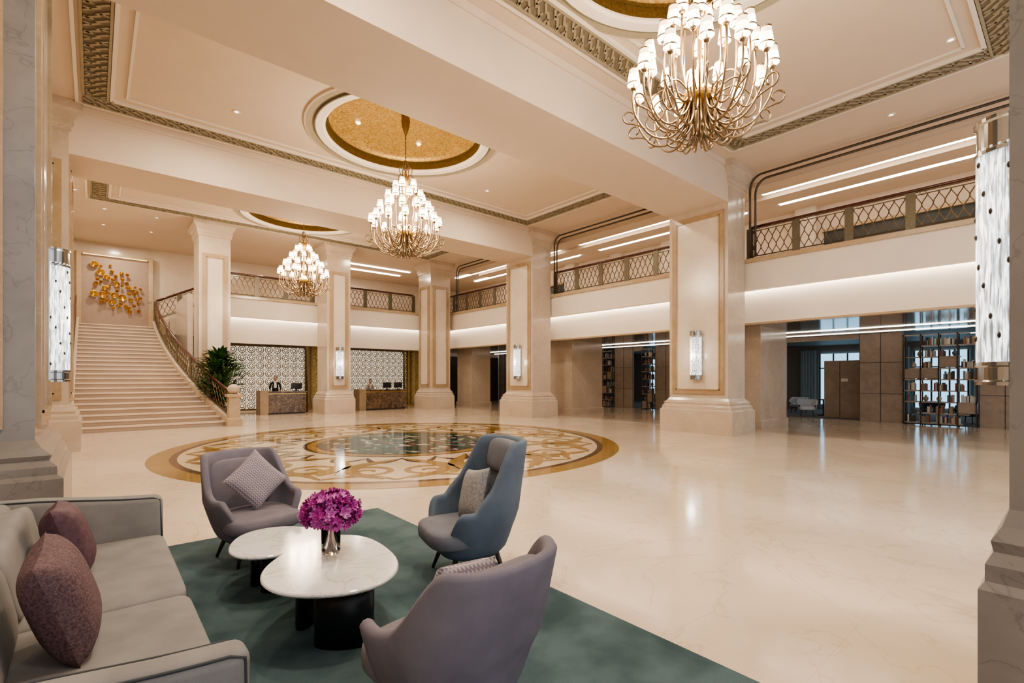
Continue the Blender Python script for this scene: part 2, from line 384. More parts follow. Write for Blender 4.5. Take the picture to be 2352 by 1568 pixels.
balus(line((XB,-3.8,5.4),(XB,6.75,5.4))); balus(line((XB,8.85,5.4),(XB,15.25,5.4))); balus(line((XB,17.15,5.4),(XB,24.5,5.4)))
balus(line((4.45,24.72,5.4),(8.2,24.72,5.4))); balus(line((9.5,24.72,5.4),(13.8,24.72,5.4)))
def trimY(Y0,Y1,X):
    m=MB()
    for o in (0,.16):
        pts=[(X,Y0-o,5.45),(X,Y0-o,7.45-o)]
        for t in range(7):
            a=t*pi/2/6; pts.append((X,Y0-o-.35*(1-math.cos(a)),7.5-o+.45*math.sin(a)+.0))
        pts+=[(X,Y1,7.95-o)]
        m.tube(pts,.034,bronze,6)
    m.obj('trim_bronze_frame',origin=False)
trimY(6.7,-3.9,15.5); trimY(15.2,8.85,15.5); trimY(22.9,17.15,15.5)
m=MB()
for X in (17.6,19.1): 
    for a,b in ((-4,7.2),(8.4,15.6),(16.9,26)): m.box(X-.10,X+.10,a,b,CZ-.05,CZ-.02,strip2_m)
for Y in (26.4,27.7): m.box(9.8,14.5,Y-.07,Y+.07,CZ-.05,CZ-.02,strip2_m)
m.obj('ceiling_cove_strips',origin=False)
one('trim_gallery_ceiling',paint,(16.5,17.3,-4,24,CZ-.14,CZ),(17.9,18.7,-4,24,CZ-.14,CZ))
# ---------------------------------------------------------------- walls
glassd=mat('smoked_glass',(.06,.075,.085),.08,.2,scale=1,col2=(.12,.13,.13))
m=MB(); m.box(20.6,20.9,-4,30,5.28,CZ,paint)
for y in (-2.5,1.0,6.4,9.4,12.2,15.2,18.4,21.8): m.box(20.3,20.6,y,y+.7,5.28,CZ,pan_m)
for a,b in ((-1.6,.8),(2.0,6.2),(10.4,12),(19.4,21.6)):
    m.box(20.55,20.6,a,b,5.5,7.1,glassd)
    m.box(20.45,20.62,a-.06,b+.06,7.1,7.2,ledge_m)
m.obj('wall_upper_right',origin=False)
one('wall_back',pan_m,(-3,31,30.3,30.6,0,CZ)); one('wall_left',pan_m,(-3.3,-3,-4,30.6,0,CZ))
one('wall_stair_left',pan_m,(-1.1,-.95,17.2,30.3,0,CZ)); one('wall_stair_right',pan_m,(3.0,3.2,24.6,28.6,0,5.28))
m=MB(); m.box(4.4,23,28.5,28.7,0,5.0,pan_m)
m.box(17.5,23,28.42,28.5,0,3.2,wood_d)
m.obj('wall_reception',origin=False)
# ---------------------------------------------------------------- shopfront on the right (X=23)
win_m=emat('daylight_window',(.36,.66,.90),1.3)
lou_w=mat('lounge_wall',(.28,.24,.21),.6)
def wp(a,b,z0=0,z1=3.44,X=23.0,mm=wood):
    m=MB(); m.box(X,X+.12,a,b,z0,z1,mm)
    k=max(1,int((b-a)/.6))
    for i in range(k+1):
        y=a+(b-a)*i/k; m.box(X-.012,X,y-.008,y+.008,z0,z1,wood_d)
    for z in (1.1,2.3): m.box(X-.012,X,a,b,z0+z,z0+z+.012,wood_d)
    m.obj('wall_panel_right')
wp(4.34,5.7); wp(-4,2.26); wp(8.4,14.96); wp(16.4,17.66); wp(18.54,28.3)
one('wall_header_right',wood,(23,23.12,5.71,8.39,3.25,3.44),(23,23.12,15.75,16.39,3.2,3.44))
m=MB(); m.rbox(24.2,24.4,5.5,7.3,0,2.45,.02,wood); m.box(24.17,24.2,6.4,6.65,1.55,1.68,fasc); m.box(24.17,24.2,5.8,5.95,1.6,1.75,fasc)
for y in (5.9,6.7): m.box(24.18,24.2,y,y+.01,0.05,2.4,wood_d)
m.obj('wood_partition')
one('wall_lounge',lou_w,(30,30.1,-4,28,0,3.45)); one('ceiling_lounge',lou_w,(23.12,30,-4,28,3.45,3.5))
one('lounge_fill_strip',line_m,(25.6,25.75,0,20,3.43,3.449))  # glowing strip added to brighten the lounge
one('floor_lounge_carpet',mat('lounge_carpet',(.16,.145,.13),.95),(23.2,29.9,-4,28,.001,.012))
m=MB()
for i,a in enumerate((.5,3.3,7.3,12.1,18)):
    m.box(29.9,29.98,a,a+1.9,.3,3.0,win_m)
    for t in (0,.63,1.27,1.9): m.box(29.85,29.9,a+t-.03,a+t+.03,.3,3.0,wood_d)
    m.box(29.85,29.9,a,a+1.9,2.2,2.26,wood_d)
m.obj('window_1',origin=False)
curt=mat('pale_blue_curtain',(.42,.52,.57),.8)
m=MB()
for a in (-.5,2.4,5.3,9.3,11.2,14.1,17):
    pts=[(29.75+.05*math.sin(i*1.3),a+i*.03) for i in range(28)]
    m.loft([[(x,y,.02) for x,y in pts],[(x,y,3.2) for x,y in pts]],curt,True,False,False,False)
m.obj('window_curtains',origin=False)
bcols=[mat('book_%d'%i,c,.6) for i,c in enumerate([(.48,.42,.34),(.06,.05,.05),(.28,.09,.06),(.60,.56,.50),(.10,.18,.24),(.3,.22,.14)])]
def shelf(y0,y1,X=23.0,name='bookshelf'):
    m=MB(); W=y1-y0; nz=8; H=3.25
    for z in [H*i/nz for i in range(1,nz)]+[.06,H]:
        a=y0+random.uniform(0,.3)*W*(random.random()<.35); b=y1-random.uniform(0,.3)*W*(random.random()<.35)
        m.box(X-.18,X+.2,a,b,z,z+.04,wood)
        y=a+.06
        while y<b-.15 and z<3:
            r=random.random()
            if r<.68:
                for k in range(random.randint(4,9)):
                    t=random.uniform(.025,.05); h=random.uniform(.18,.3)
                    if y+t>b: break
                    m.box(X-.1,X+.1,y,y+t,z+.04,z+.04+h,random.choice(bcols)); y+=t
            elif r<.85:
                m.lathe([(.03,0),(.07,.06),(.08,.13),(.03,.2),(.035,.24)],random.choice(bcols),(X,y+.08,z+.04),10); y+=.18
            y+=random.uniform(.05,.2)
    n=max(2,int(W/.5))
    for i in range(n+1):
        y=y0+W*i/n; y=min(y1-.02,max(y0+.02,y))
        m.box(X-.18,X-.14,y-.02,y+.02,0,H+.05,wood_d); m.box(X+.16,X+.2,y-.02,y+.02,0,H+.05,wood_d)
    for i in range(n):
        z=H*random.randint(0,nz-2)/nz; m.box(X-.16,X+.18,y0+W*i/n,y0+W*(i+1)/n,z+.06,z+H/nz,wood)
    m.obj(name)
shelf(2.3,4.3); shelf(15.0,15.72); shelf(17.7,18.5)
lw=mat('pale_upholstery',(.50,.54,.58),.8); dk=mat('navy_upholstery',(.05,.07,.12),.8)
def tub(x,y,rot,mm,name='tub_chair'):
    m=MB()
    rings=[]
    for v in range(6):
        z=.3+.09*v
        rings.append([( .36*math.sin(a)*(1+.03*v),-.36*math.cos(a)*(1+.03*v),z-(.25*max(0,abs(a)-1.2)*v/5)) for a in [(-2.2+4.4*i/20) for i in range(21)]])
    inner=[[(p[0]*.82,p[1]*.82,p[2]) for p in r] for r in rings][::-1]
    m.loft(rings+inner,mm,True,False,False,False)
    m.se((0,.02,.36),.32,.32,.09,mm,.4,.6)
    for sx in(-1,1):
        for sy in (-1,1): m.tube([(sx*.2,sy*.2,.3),(sx*.25,sy*.25,0)],[.02,.012],wood_d)
    m.obj(name,(x,y,.012),(0,0,rot))
tub(24.0,7.9,1.9,lw); tub(24.6,2.7,1.2,dk); tub(25.6,3.9,1.7,dk); tub(26.2,9,1.5,lw)
m=MB(); m.lathe([(.001,.02),(.25,0),(.25,.02),(.03,.04),(.03,.68),(.4,.70),(.4,.73),(.001,.73)],wood_d,(25.1,7.6,.012),24); m.obj('lounge_table')
# ---------------------------------------------------------------- reception
scr_b=emat('backlit_screen_panel',(1,.90,.72),.62)
goldk=mat('antique_gold_lattice',(.24,.165,.075),.5,.2,scale=10,col2=(.18,.12,.05))
def screen(x0,x1,y,z0,z1):
    m=MB(); m.box(x0,x1,y+.1,y+.14,z0,z1,scr_b)
    c=.38; nx=int((x1-x0)/c); nz=int((z1-z0)/c)
    for i in range(nx):
        for k in range(nz):
            cx=x0+(i+.5)*(x1-x0)/nx; cz=z0+(k+.5)*(z1-z0)/nz
            for r in (.178,.085):
                m.tube([(cx+r*math.cos(a*pi/4+pi/8),y,cz+r*math.sin(a*pi/4+pi/8)) for a in range(8)],.021,goldk,4,closed=True,smooth=False)
            for a in range(8):
                an=a*pi/4; m.tube([(cx+.085*math.cos(an),y,cz+.085*math.sin(an)),(cx+.21*math.cos(an),y,cz+.21*math.sin(an))],.016,goldk,4,smooth=False)
            if i<nx-1 and k<nz-1: m.tube([(cx+.19+.06*math.cos(a*pi/2),y,cz+.19+.06*math.sin(a*pi/2)) for a in range(4)],.018,goldk,4,closed=True,smooth=False)
    for z in (z0,z1): m.box(x0-.04,x1+.04,y-.03,y+.14,z-.04,z+.04,goldk)
    for x in (x0,x1): m.box(x-.04,x+.04,y-.03,y+.14,z0,z1,goldk)
    m.obj('lattice_screen')
screen(4.6,8.7,27.3,.1,3.35); screen(10.2,14.8,27.3,.1,3.35)
gm=cells('gold_mosaic_tile',[(0,(.25,.17,.05)),(.5,(.42,.30,.11)),(1,(.55,.43,.2))],22,.3,.4)
for x in (8.85,14.95):
    m=MB(); m.box(x,x+1.15,26.6,28.4,0,3.449,gm); m.obj('gold_mosaic_pier')
def oframe(x0,x1):
    m=MB(); Y=25.25; r=.35; zt=3.3
    pts=[(x0,Y,0),(x0,Y,zt-r)]+[(x0+r-r*math.cos(a*pi/12),Y,zt-r+r*math.sin(a*pi/12)) for a in range(1,7)]+[(x1-r+r*math.sin(a*pi/12),Y,zt-r+r*math.cos(a*pi/12)) for a in range(0,7)]+[(x1,Y,0)]
    m.tube(pts,.07,bronze,6); m.tube([(p[0],Y-.08,p[2]+.1 if p[2]>2.9 else p[2]) for p in pts],.03,goldk,6); m.obj('trim_reception_frame',origin=False)
oframe(4.6,8.1); oframe(9.6,13.5)
def desk(x0,x1,y):
    m=MB(); m.box(x0+.35,x1,y,y+.6,.08,1.02,deskm); m.box(x0+.4,x1-.05,y+.05,y+.55,0,.08,wood_d)
    m.box(x0+.3,x1+.04,y-.05,y+.65,1.02,1.08,deskm); m.box(x0,x0+.35,y-.06,y+.7,0,1.12,woodl); m.box(x0+.35,x1,y-.005,y,.95,.99,gold)
    m.obj('reception_desk')
desk(5.75,7.8,24.4); desk(10.45,13.2,24.4)
scr=mat('monitor_black',(.02,.02,.025),.3)
def monitor(x,y,z=1.08):
    m=MB(); m.rbox(-.26,.26,-.02,.02,.10,.38,.01,scr); m.box(-.03,.03,0,.03,.02,.2,scr); m.rbox(-.12,.12,-.08,.1,0,.02,.006,scr)
    m.obj('computer_monitor',(x,y,z+.001),(0,0,.1))
monitor(7.45,24.75); monitor(12.2,24.75); monitor(12.85,24.75)
# ---------------------------------------------------------------- people
skin=mat('skin',(.55,.34,.23),.55,scale=20); suit=mat('black_suit',(.012,.012,.016),.75); shirt=mat('white_shirt',(.8,.8,.8),.7)
hairm=mat('black_hair',(.01,.008,.007),.4); beige=mat('beige_uniform',(.40,.32,.26),.8); eyem=mat('eye_dark',(.02,.015,.01),.2); lipm=mat('lips',(.5,.2,.18),.5)
def person(name,loc,rot,arms,cloth,bend=0,female=False,headtilt=0):
    k=.94 if female else 1.02
    J={'pelvis':(0,0,.95),'waist':(0,.0,1.1),'chest':(0,.02+bend*.5,1.30-bend*.1),'nb':(0,.02+bend,1.45-bend*.25),'neck':(0,.03+bend*1.15,1.52-bend*.27)}
    sw=.15 if female else .185
    for s,n in ((-1,'l'),(1,'r')):
        J['sh'+n]=(s*sw,.02+bend,1.42-bend*.25); J['el'+n]=arms[n][0]; J['wr'+n]=arms[n][1]
        J['hip'+n]=(s*.09,0,.91); J['kn'+n]=(s*.1,.02,.50); J['an'+n]=(s*.11,-.01,.09); J['toe'+n]=(s*.12,.15,.04)
    R={'pelvis':(.15,.11),'waist':(.13,.10),'chest':(.16,.115),'nb':(.09,.07),'neck':(.052,.052)}
    for n in 'lr': R.update({'sh'+n:(.062,.06),'el'+n:(.043,.043),'wr'+n:(.03,.026),'hip'+n:(.09,.09),'kn'+n:(.062,.062),'an'+n:(.042,.042),'toe'+n:(.04,.03)})
    E=[('pelvis','waist'),('waist','chest'),('chest','nb'),('nb','neck')]
    for n in 'lr': E+=[('nb','sh'+n),('sh'+n,'el'+n),('el'+n,'wr'+n),('pelvis','hip'+n),('hip'+n,'kn'+n),('kn'+n,'an'+n),('an'+n,'toe'+n)]
    names=list(J); me=bpy.data.meshes.new('tmp'); me.from_pydata([J[n] for n in names],[(names.index(a),names.index(b)) for a,b in E],[])
    o=bpy.data.objects.new('tmp',me); COL.objects.link(o)
    md=o.modifiers.new('s','SKIN'); 
    for i,n in enumerate(names):
        sv=me.skin_vertices[0].data[i]; sv.radius=R[n]; sv.use_root=(n=='pelvis')
    sb=o.modifiers.new('b','SUBSURF'); sb.levels=2
    bpy.context.view_layer.update()
    ev=o.evaluated_get(bpy.context.evaluated_depsgraph_get()); em=ev.to_mesh()
    vs=[v.co.copy() for v in em.vertices]; groups={}
    for p in em.polygons:
        c=p.center
        neckz=J['nb'][2]+.03
        mm=cloth
        if c.z>neckz and abs(c.x)<.1: mm=skin
        elif abs(c.x)<.045 and c.y>J['chest'][1]+.04 and 1.22<c.z: mm=shirt
        elif c.z<.11: mm=suit
        groups.setdefault(mm,[]).append(list(p.vertices))
    m=MB()
    for mm,fs in groups.items(): m.add(vs,fs,mm,True)
    ev.to_mesh_clear(); bpy.data.objects.remove(o)
    nk=Vector(J['neck']); T=Matrix.Translation(nk+Vector((0,.02,.12)))@Euler((-headtilt,0,0)).to_matrix().to_4x4()
    rings=[]
    for i in range(17):
        p=-pi/2+pi*i/16; cz=math.sin(p); rr=max(.02,math.cos(p)); w=.075*(1-.18*max(0,-cz)); 
        ring_=[]
        for j in range(24):
            a=2*pi*j/24; x=w*rr*math.cos(a); y=.095*rr*math.sin(a)*(1-.12*max(0,-cz))
            if math.sin(a)>.97 and -.35<cz<.1: y+=.018
            ring_.append((x,y,cz*.118))
        rings.append(ring_)
    m.loft(rings,skin,True,T=T)
    m.se((0,-.022,.034),.081,.090,.095,hairm,1,1,24,12,T=T@Matrix.Translation((0,-.006,.012)))
    if female: m.se((0,-.09,.02),.045,.04,.045,hairm,1,1,12,8,T=T)
    for s in (-1,1):
        m.se((s*.03,.085,.005),.011,.008,.007,eyem,1,1,8,6,T=T); m.se((s*.076,.0,-.01),.012,.02,.03,skin,1,1,8,6,T=T)
    m.se((0,.083,-.058),.022,.008,.006,lipm,1,1,8,6,T=T)
    for s,n in ((-1,'l'),(1,'r')):
        e=Vector(J['el'+n]);w=Vector(J['wr'+n]); d=(w-e).normalized(); side=d.cross(Vector((0,0,1))).normalized(); upv=side.cross(d)
        m.tube([w-d*.01,w+d*.04,w+d*.085],[.026,.036,.030],skin,8)
        for q in range(4):
            b=w+d*.08+side*(q-1.5)*.017; ln=(.065,.075,.07,.055)[q]; m.tube([b,b+d*ln*.5-upv*.004,b+d*ln-upv*.02],[.009,.0085,.007],skin,6)
        m.tube([w+d*.02-side*.03*s,w+d*.05-side*.05*s,w+d*.075-side*.052*s],[.012,.011,.009],skin,6)
    ob=m.obj(name,loc,(0,0,rot)); ob.scale=(k,k,k)
person('receptionist_man',(6.72,25.6,0),pi+.25-.5,{'l':((-.24,.0,1.16),(-.2,.2,1.08)),'r':((.24,.0,1.16),(.2,.2,1.08))},suit)
person('receptionist_woman',(11.5,25.45,0),pi-.2,{'l':((-.22,.12,1.12),(-.1,.3,1.14)),'r':((.22,.2,1.12),(.1,.24,1.32))},beige,.12,True,.2)
# ---------------------------------------------------------------- staircase
NSt=24; TR=8.8/NSt; RS=4.1/NSt
xr=lambda u: 2.1+1.5*(1-u)**2
m=MB()
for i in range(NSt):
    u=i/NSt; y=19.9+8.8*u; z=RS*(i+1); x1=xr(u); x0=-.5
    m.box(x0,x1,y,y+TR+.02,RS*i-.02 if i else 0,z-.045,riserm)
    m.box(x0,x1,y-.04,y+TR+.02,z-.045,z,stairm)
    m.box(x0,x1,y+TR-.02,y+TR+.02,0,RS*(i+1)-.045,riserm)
m.box(-.9,2.15,28.7,30.28,3.8,4.1,stairm)
for i in range(7):
    m.box(2.15+i*.3,2.15+(i+1)*.3+.02,28.72,30.28,3.8,4.1+.168*(i+1),stairm)
def curb(fx,w,m):
    rings=[]
    for i in range(25):
        u=i/24; y=19.9+8.8*u; z=4.1*u; x=fx(u)
        rings.append([(x,y,max(0,z-.4)),(x+w,y,max(0,z-.4)),(x+w,y,z+.30),(x,y,z+.30)])
    m.loft(rings,col_m)
curb(lambda u:xr(u),.22,m); curb(lambda u:-.72,.22,m)
m.box(xr(1),xr(1)+.22,28.7,28.9,3.8,4.12,col_m)
m.obj('grand_staircase',origin=False)
balus([(xr(i/16)+.11,19.95+8.75*i/16,4.1*i/16+.31) for i in range(17)],.92,name='stair_balustrade',post=1.6)
balus([(-.61,19.95+8.75*i/8,4.1*i/8+.31) for i in range(9)],.92,name='stair_balustrade',post=1.6)
balus([(2.25,28.66,4.45),(4.1,28.66,5.4)],.92,name='stair_balustrade',post=1.0)
for x in (3.75,-.72):
    m=MB(); m.rect(x-.15,x+.2,19.45,19.8,[(.06,0),(.06,.25),(0,.3),(0,1.0),(.07,1.04),(.07,1.12),(0,1.14)],ledge_m)
    m.se((x+.02,19.62,1.31),.2,.2,.18,col_m,1,1); m.obj('newel_post')
# art niche
m=MB(); m.box(-.45,2.05,30.2,30.29,4.1,7.5,mat('rose_beige_panel',(.38,.28,.225),.6))
for a,b in ((-.62,-.45),(2.05,2.22)): m.box(a,b,30.0,30.29,4.1,7.62,ledge_m)
m.box(-.45,2.05,30.0,30.29,7.5,7.62,ledge_m); m.box(-.4,2.0,30.03,30.08,7.47,7.5,niche_m); m.obj('trim_art_niche',origin=False)
m=MB(); pl=[]
for i in range(6000):
    if len(pl)>=48: break
    x=random.uniform(-.05,1.75); z=random.uniform(4.75,7.05); r=random.choice((.06,.08,.10,.13,.16))
    if abs((z-5.95)+(x-.85)*.6)>1.0+random.uniform(-.4,.1): continue
    if any((x-a)**2+(z-b)**2<(.95*(r+c))**2 for a,b,c in pl): continue
    pl.append((x,z,r))
    T=Matrix.Translation((x,30.19-random.uniform(.02,.12),z))@Euler((pi/2+random.uniform(-.3,.3),0,random.uniform(-.3,.3))).to_matrix().to_4x4()
    m.lathe([(.001,.0),(r*.5,.02),(r*.85,.07),(r,.12),(r*.92,.11),(r*.5,.04)],gold,(0,0,-.03),16,T=T)
m.obj('gold_disc_wall_art',origin=False)
# ---------------------------------------------------------------- plant
leaf=mat('green_leaf',(.02,.065,.012),.45,scale=3,col2=(.04,.12,.02)); bark=mat('bark',(.12,.08,.05),.8); pot=mat('dark_planter',(.08,.07,.06),.4)
m=MB(); m.lathe([(.001,0),(.28,0),(.36,.6),(.34,.6),(.30,.52),(.001,.5)],pot,(0,0,0),24)
for k in range(7):
    a=2*pi*k/7; top=Vector((.35*math.cos(a),.35*math.sin(a),1.5+.25*(k%3))); m.tube([(.06*math.cos(a),.06*math.sin(a),.5),(.2*math.cos(a),.2*math.sin(a),1.0),top],[.025,.02,.012],bark)
for i in range(620):
    ph=random.uniform(0,2*pi); zc=random.uniform(.75,2.66); r0=random.uniform(.05,.82)*math.sin(pi*min(1,max(.15,(zc-.4)/2.4))); o=Vector((r0*math.cos(ph),r0*math.sin(ph),zc))
    L=random.uniform(.32,.56); el=random.uniform(.1,1.2); d=Vector((math.cos(ph)*math.cos(el),math.sin(ph)*math.cos(el),math.sin(el))); sd=Vector((-math.sin(ph),math.cos(ph),0))
    vs=[];fs=[]
    for j in range(6):
        t=j/5; w=.062*math.sin(pi*(.08+.92*t)**.8)+.003; p=o+d*L*t+Vector((0,0,-.3*L*t*t)); vs+=[p-sd*w+Vector((0,0,.012)),p,p+sd*w+Vector((0,0,.012))]
        if j: b=3*j; fs+=[(b-3,b-2,b+1,b),(b-2,b-1,b+2,b+1)]
    m.add(vs,fs,leaf,True)
m.obj('potted_plant',(3.70,21.65,0))
# ---------------------------------------------------------------- chandeliers
CH_E=560
def chandelier(cx,cy):
    m=MB(); Z=4.93
    def arm(a,prof,r=.013):
        m.tube([(q*math.cos(a),q*math.sin(a),z) for q,z in prof],r,champ,5)
    def bez(pts,n=14):
        P=[Vector((p[0],0,p[1])) for p in pts]; out=[]
        K=len(P)
        for i in range(K-1):
            p0=P[max(i-1,0)];p1=P[i];p2=P[i+1];p3=P[min(i+2,K-1)]
            for j in range(5):
                t=j/5; q=.5*((2*p1)+(-p0+p2)*t+(2*p0-5*p1+4*p2-p3)*t*t+(-p0+3*p1-3*p2+p3)*t**3); out.append((q.x,q.z))
        out.append((P[-1].x,P[-1].z)); return out
    tiers=[(.26,1.78,5),(.46,1.48,8),(.68,1.16,11),(.88,.84,13)]
    for ti,(r,z,n) in enumerate(tiers):
        for k in range(n):
            a=2*pi*(k+.5*(ti%2))/n
            if ti==3: pr=bez([(.14,.62),(.20,.30),(.38,.10),(.64,.14),(.84,.40),(r+.01,.62),(r,z-.04)])
            elif ti==2: pr=bez([(.14,.66),(.24,.38),(.42,.26),(.60,.42),(.69,.78),(r,z-.04)])
            elif ti==1: pr=bez([(.12,.72),(.26,.50),(.40,.60),(.46,.95),(r,z-.04)])
            else: pr=bez([(.08,.8),(.2,.72),(.27,1.1),(r,z-.04)])
            arm(a,pr,.015)
            x,y=r*math.cos(a),r*math.sin(a)
            m.lathe([(.001,-.06),(.03,-.05),(.045,-.02),(.012,0),(.012,.05)],champ,(x,y,z),8)
            m.lathe([(.088,.03),(.080,.10),(.071,.16)],shade_m,(x,y,z),12)
            m.lathe([(.071,.16),(.06,.235)],shade_t,(x,y,z),12)
            m.lathe([(.092,.022),(.092,.042)],champ,(x,y,z),12,False); m.lathe([(.063,.23),(.063,.248)],champ,(x,y,z),12,False)
            if ti==3:
                cu=[(.94+.085*math.cos(t)*(1-t/14),.42+.085*math.sin(t)*(1-t/14)) for t in [-1.8+i*.55 for i in range(12)]]
                arm(a,[(.72,.24),(.82,.30)]+cu,.012)
                arm(a+.2,bez([(.2,.62),(.42,.72),(.62,.62),(.72,.40),(.60,.28),(.50,.38),(.56,.48)]),.011)
            if ti==2 :
                arm(a,bez([(.12,.58),(.16,.2),(.30,.02),(.44,.10),(.40,.24),(.30,.22)]),.013)
                arm(a+.28,bez([(.1,.5),(.07,.15),(.18,.0),(.27,.08),(.2,.17)]),.012)
    m.lathe([(.001,.46),(.08,.48),(.2,.55),(.22,.56),(.22,.66),(.2,.67),(.08,.72),(.04,.85),(.06,.95),(.035,1.05),(.03,1.5),(.07,1.6),(.03,1.7),(.025,1.85),(.08,1.95),(.1,2.05),(.04,2.15),(.02,2.3)],gold,n=20)
    m.lathe([(.001,.0),(.03,.03),(.05,.1),(.02,.18),(.06,.3),(.03,.4),(.05,.48)],champ,n=12)
    for k in range(6):
        a=2*pi*k/6
        arm(a,bez([(.04,1.85),(.16,1.9),(.22,2.05),(.12,2.15),(.08,2.05)]),.012)
        arm(a+.5,bez([(.03,2.1),(.14,2.2),(.16,2.34),(.07,2.38),(.06,2.3)]),.011)
        arm(a,bez([(.03,2.3),(.08,2.4),(.03,2.55)]),.010)
    z=2.4
    m.tube([(0,0,2.28),(0,0,3.35)],.012,champ,6)
    while z<3.3:
        m.lathe([(.012,0),(.024,.03),(.012,.06)],champ,(0,0,z),6); z+=.1
    m.lathe([(.015,3.2),(.05,3.3),(.10,3.45),(.12,3.6),(.10,3.72)],champ,n=16)
    m.obj('chandelier',(cx,cy,Z),(0,0,.1))
    light('chandelier_glow','POINT',(cx,cy,Z+1.15),CH_E,(1,.85,.65),.55)
for c in DC: chandelier(*c)
# ---------------------------------------------------------------- sconces
rodm,nt,b=nmat('lit_glass_rod'); setc(b,(.8,.83,.85),.06)
tc=N(nt,'ShaderNodeTexCoord'); mp=N(nt,'ShaderNodeMapping'); mp.inputs['Scale'].default_value=(1,1,.10); nz=N(nt,'ShaderNodeTexNoise'); nz.inputs['Scale'].default_value=85; nt.links.new(tc.outputs['Object'],mp.inputs[0]); nt.links.new(mp.outputs[0],nz.inputs['Vector'])
rr=ramp(nt,[(.40,(.04,.055,.065)),(.50,(.34,.38,.40)),(.60,(1,.97,.92))]); nt.links.new(nz.outputs['Fac'],rr.inputs['Fac']); nt.links.new(rr.outputs['Color'],b.inputs['Emission Color']); b.inputs['Emission Strength'].default_value=1.7
def sconce(x,y,rot,e=9,R=.19):
    m=MB(); H=1.5; ns=13
    m.box(-R+.03,R-.03,-.02,0,.02,H-.02,chrome)
    for i in range(ns):
        a=pi+pi*i/(ns-1); px,py=(R-.02)*math.cos(a),(R-.02)*math.sin(a)-.02
        m.tube([(px,py,.13),(px,py,H*.5),(px,py,H-.16)],R*.075,rodm,8)
        for k in range(2):
            zz=.2+((i*.37+k*.47)%1.0)*1.1; m.se((px*1.08,(py+.02)*1.08-.02,zz),.012,.009,.018,bronze,1,1,8,6)
    for z0,z1 in ((0,.13),(H-.20,H)):
        m.lathe([(.001,z0),(R,z0),(R,z0+.02),(R-.012,z0+.03),(R-.012,z1-.03),(R,z1-.02),(R,z1),(.001,z1)],chrome,(0,-.02,0),20,False,pi,2*pi)
    m.obj('wall_sconce',(x,y,1.66),(0,0,rot))
    d=Vector((math.sin(rot),-math.cos(rot)))
    light('sconce_glow','POINT',(x+d.x*.32,y+d.y*.32,2.4),e,(1,.93,.82),.12)
sconce(14.235,7.79,-pi/2); sconce(14.235,16.2,-pi/2); sconce(8.86,22.94,0); sconce(-.385,7.6,pi/2,R=.165); sconce(3.92,.235,pi,5,R=.155)
# ---------------------------------------------------------------- foreground furniture
rug=mat('teal_wool_rug',(.036,.070,.080),.95,col2=(.090,.142,.154),scale=1.9,detail=8,bump=.6,bscale=220,lo=.38,hi=.62)
m=MB(); m.rbox(-1.3,2.8,.2,5.95,0.0,.018,.006,rug,2); m.obj('area_rug')
lav=mat('mauve_grey_fabric',(.20,.18,.215),.92,col2=(.165,.15,.182),scale=6,bump=.35,bscale=500)
lav2=mat('grey_mauve_seat_fabric',(.215,.195,.225),.92,col2=(.185,.167,.195),scale=6,bump=.35,bscale=500)
blu=mat('slate_blue_fabric',(.13,.165,.215),.9,col2=(.105,.137,.185),scale=6,bump=.3,bscale=500)
gry=mat('blue_grey_cushion_fabric',(.18,.185,.215),.92,col2=(.15,.155,.185),scale=6,bump=.3,bscale=500)
sofm=mat('taupe_grey_sofa_fabric',(.25,.237,.228),.92,col2=(.21,.197,.19),scale=5,bump=.3,bscale=450)
pipe=mat('dark_piping',(.05,.055,.06),.8)
sm=lambda x:(lambda t:t*t*(3-2*t))(max(0,min(1,x)))
def armchair(name,loc,rot,top,shell,cush,wing,scale=1):
    m=MB(); n=120; W,D=.39,.37
    def h(a):
        if wing: return .30+.27*sm((152-a)/40)+(top-.57)*sm((100-a)/38)**.9
        return .30+.28*sm((152-a)/40)+(top-.58)*sm((94-a)/40)**.9
    def pt(a,z,off):
        th=math.radians(a); s_,c=math.sin(th),math.cos(th)
        w,d=W-off,D-off
        x=w*math.copysign(abs(s_)**.72,s_); y=-d*math.copysign(abs(c)**.72,c)
        k=.62+.38*min(1,max(0,(z-.19)/.36))**.55
        y=y*k; x=x*k
        if z>.42: 
            y-= (z-.42)*(.26 if not wing else .18)*max(0,c)**.5
            x*= 1-(.10 if wing else .02)*(z-.42)/(top-.42)*max(0,c)
        return (x,y,z)
    rings=[]
    A=[-180+360*j/n for j in range(n)]
    for v in range(13): rings.append([pt(a,.19+(h(abs(a))-.19)*v/12,0) for a in A])
    rings.append([pt(a,h(abs(a))+.018,.012) for a in A]); rings.append([pt(a,h(abs(a))+.025,.03) for a in A]); rings.append([pt(a,h(abs(a))+.018,.048) for a in A])
    for v in range(11): rings.append([pt(a,h(abs(a))-(h(abs(a))-.25)*v/10,.06) for a in A])
    m.loft(rings,shell,True,True,True)
    m.se((0,.055,.365),.325,.335,.085,cush,.45,.5,48,14)
    Tb=Matrix.Translation((0,-.225,.42))@Euler((math.radians(11 if wing else 15),0,0)).to_matrix().to_4x4()
    if wing:
        m.se((0,-.02,.20),.27,.06,.23,cush,.5,.5,32,16,T=Tb); m.se((0,-.0,.545),.23,.08,.15,cush,.6,.5,32,14,T=Tb)
        m.box(-.22,.22,.038,.041,.27,.278,shell,T=Tb)
    else: m.se((0,-.02,.24),.28,.055,.25,cush,.5,.5,32,16,T=Tb)
    for sx in (-1,1):
        for sy in (-1,1): m.tube([(sx*.17,sy*.17,.22),(sx*.235,sy*.235,.004)],[.024,.013],wood_d,10)
    o=m.obj(name,loc,(0,0,rot)); recalc(o); o.scale=(scale,)*3; return o
RZ=.019
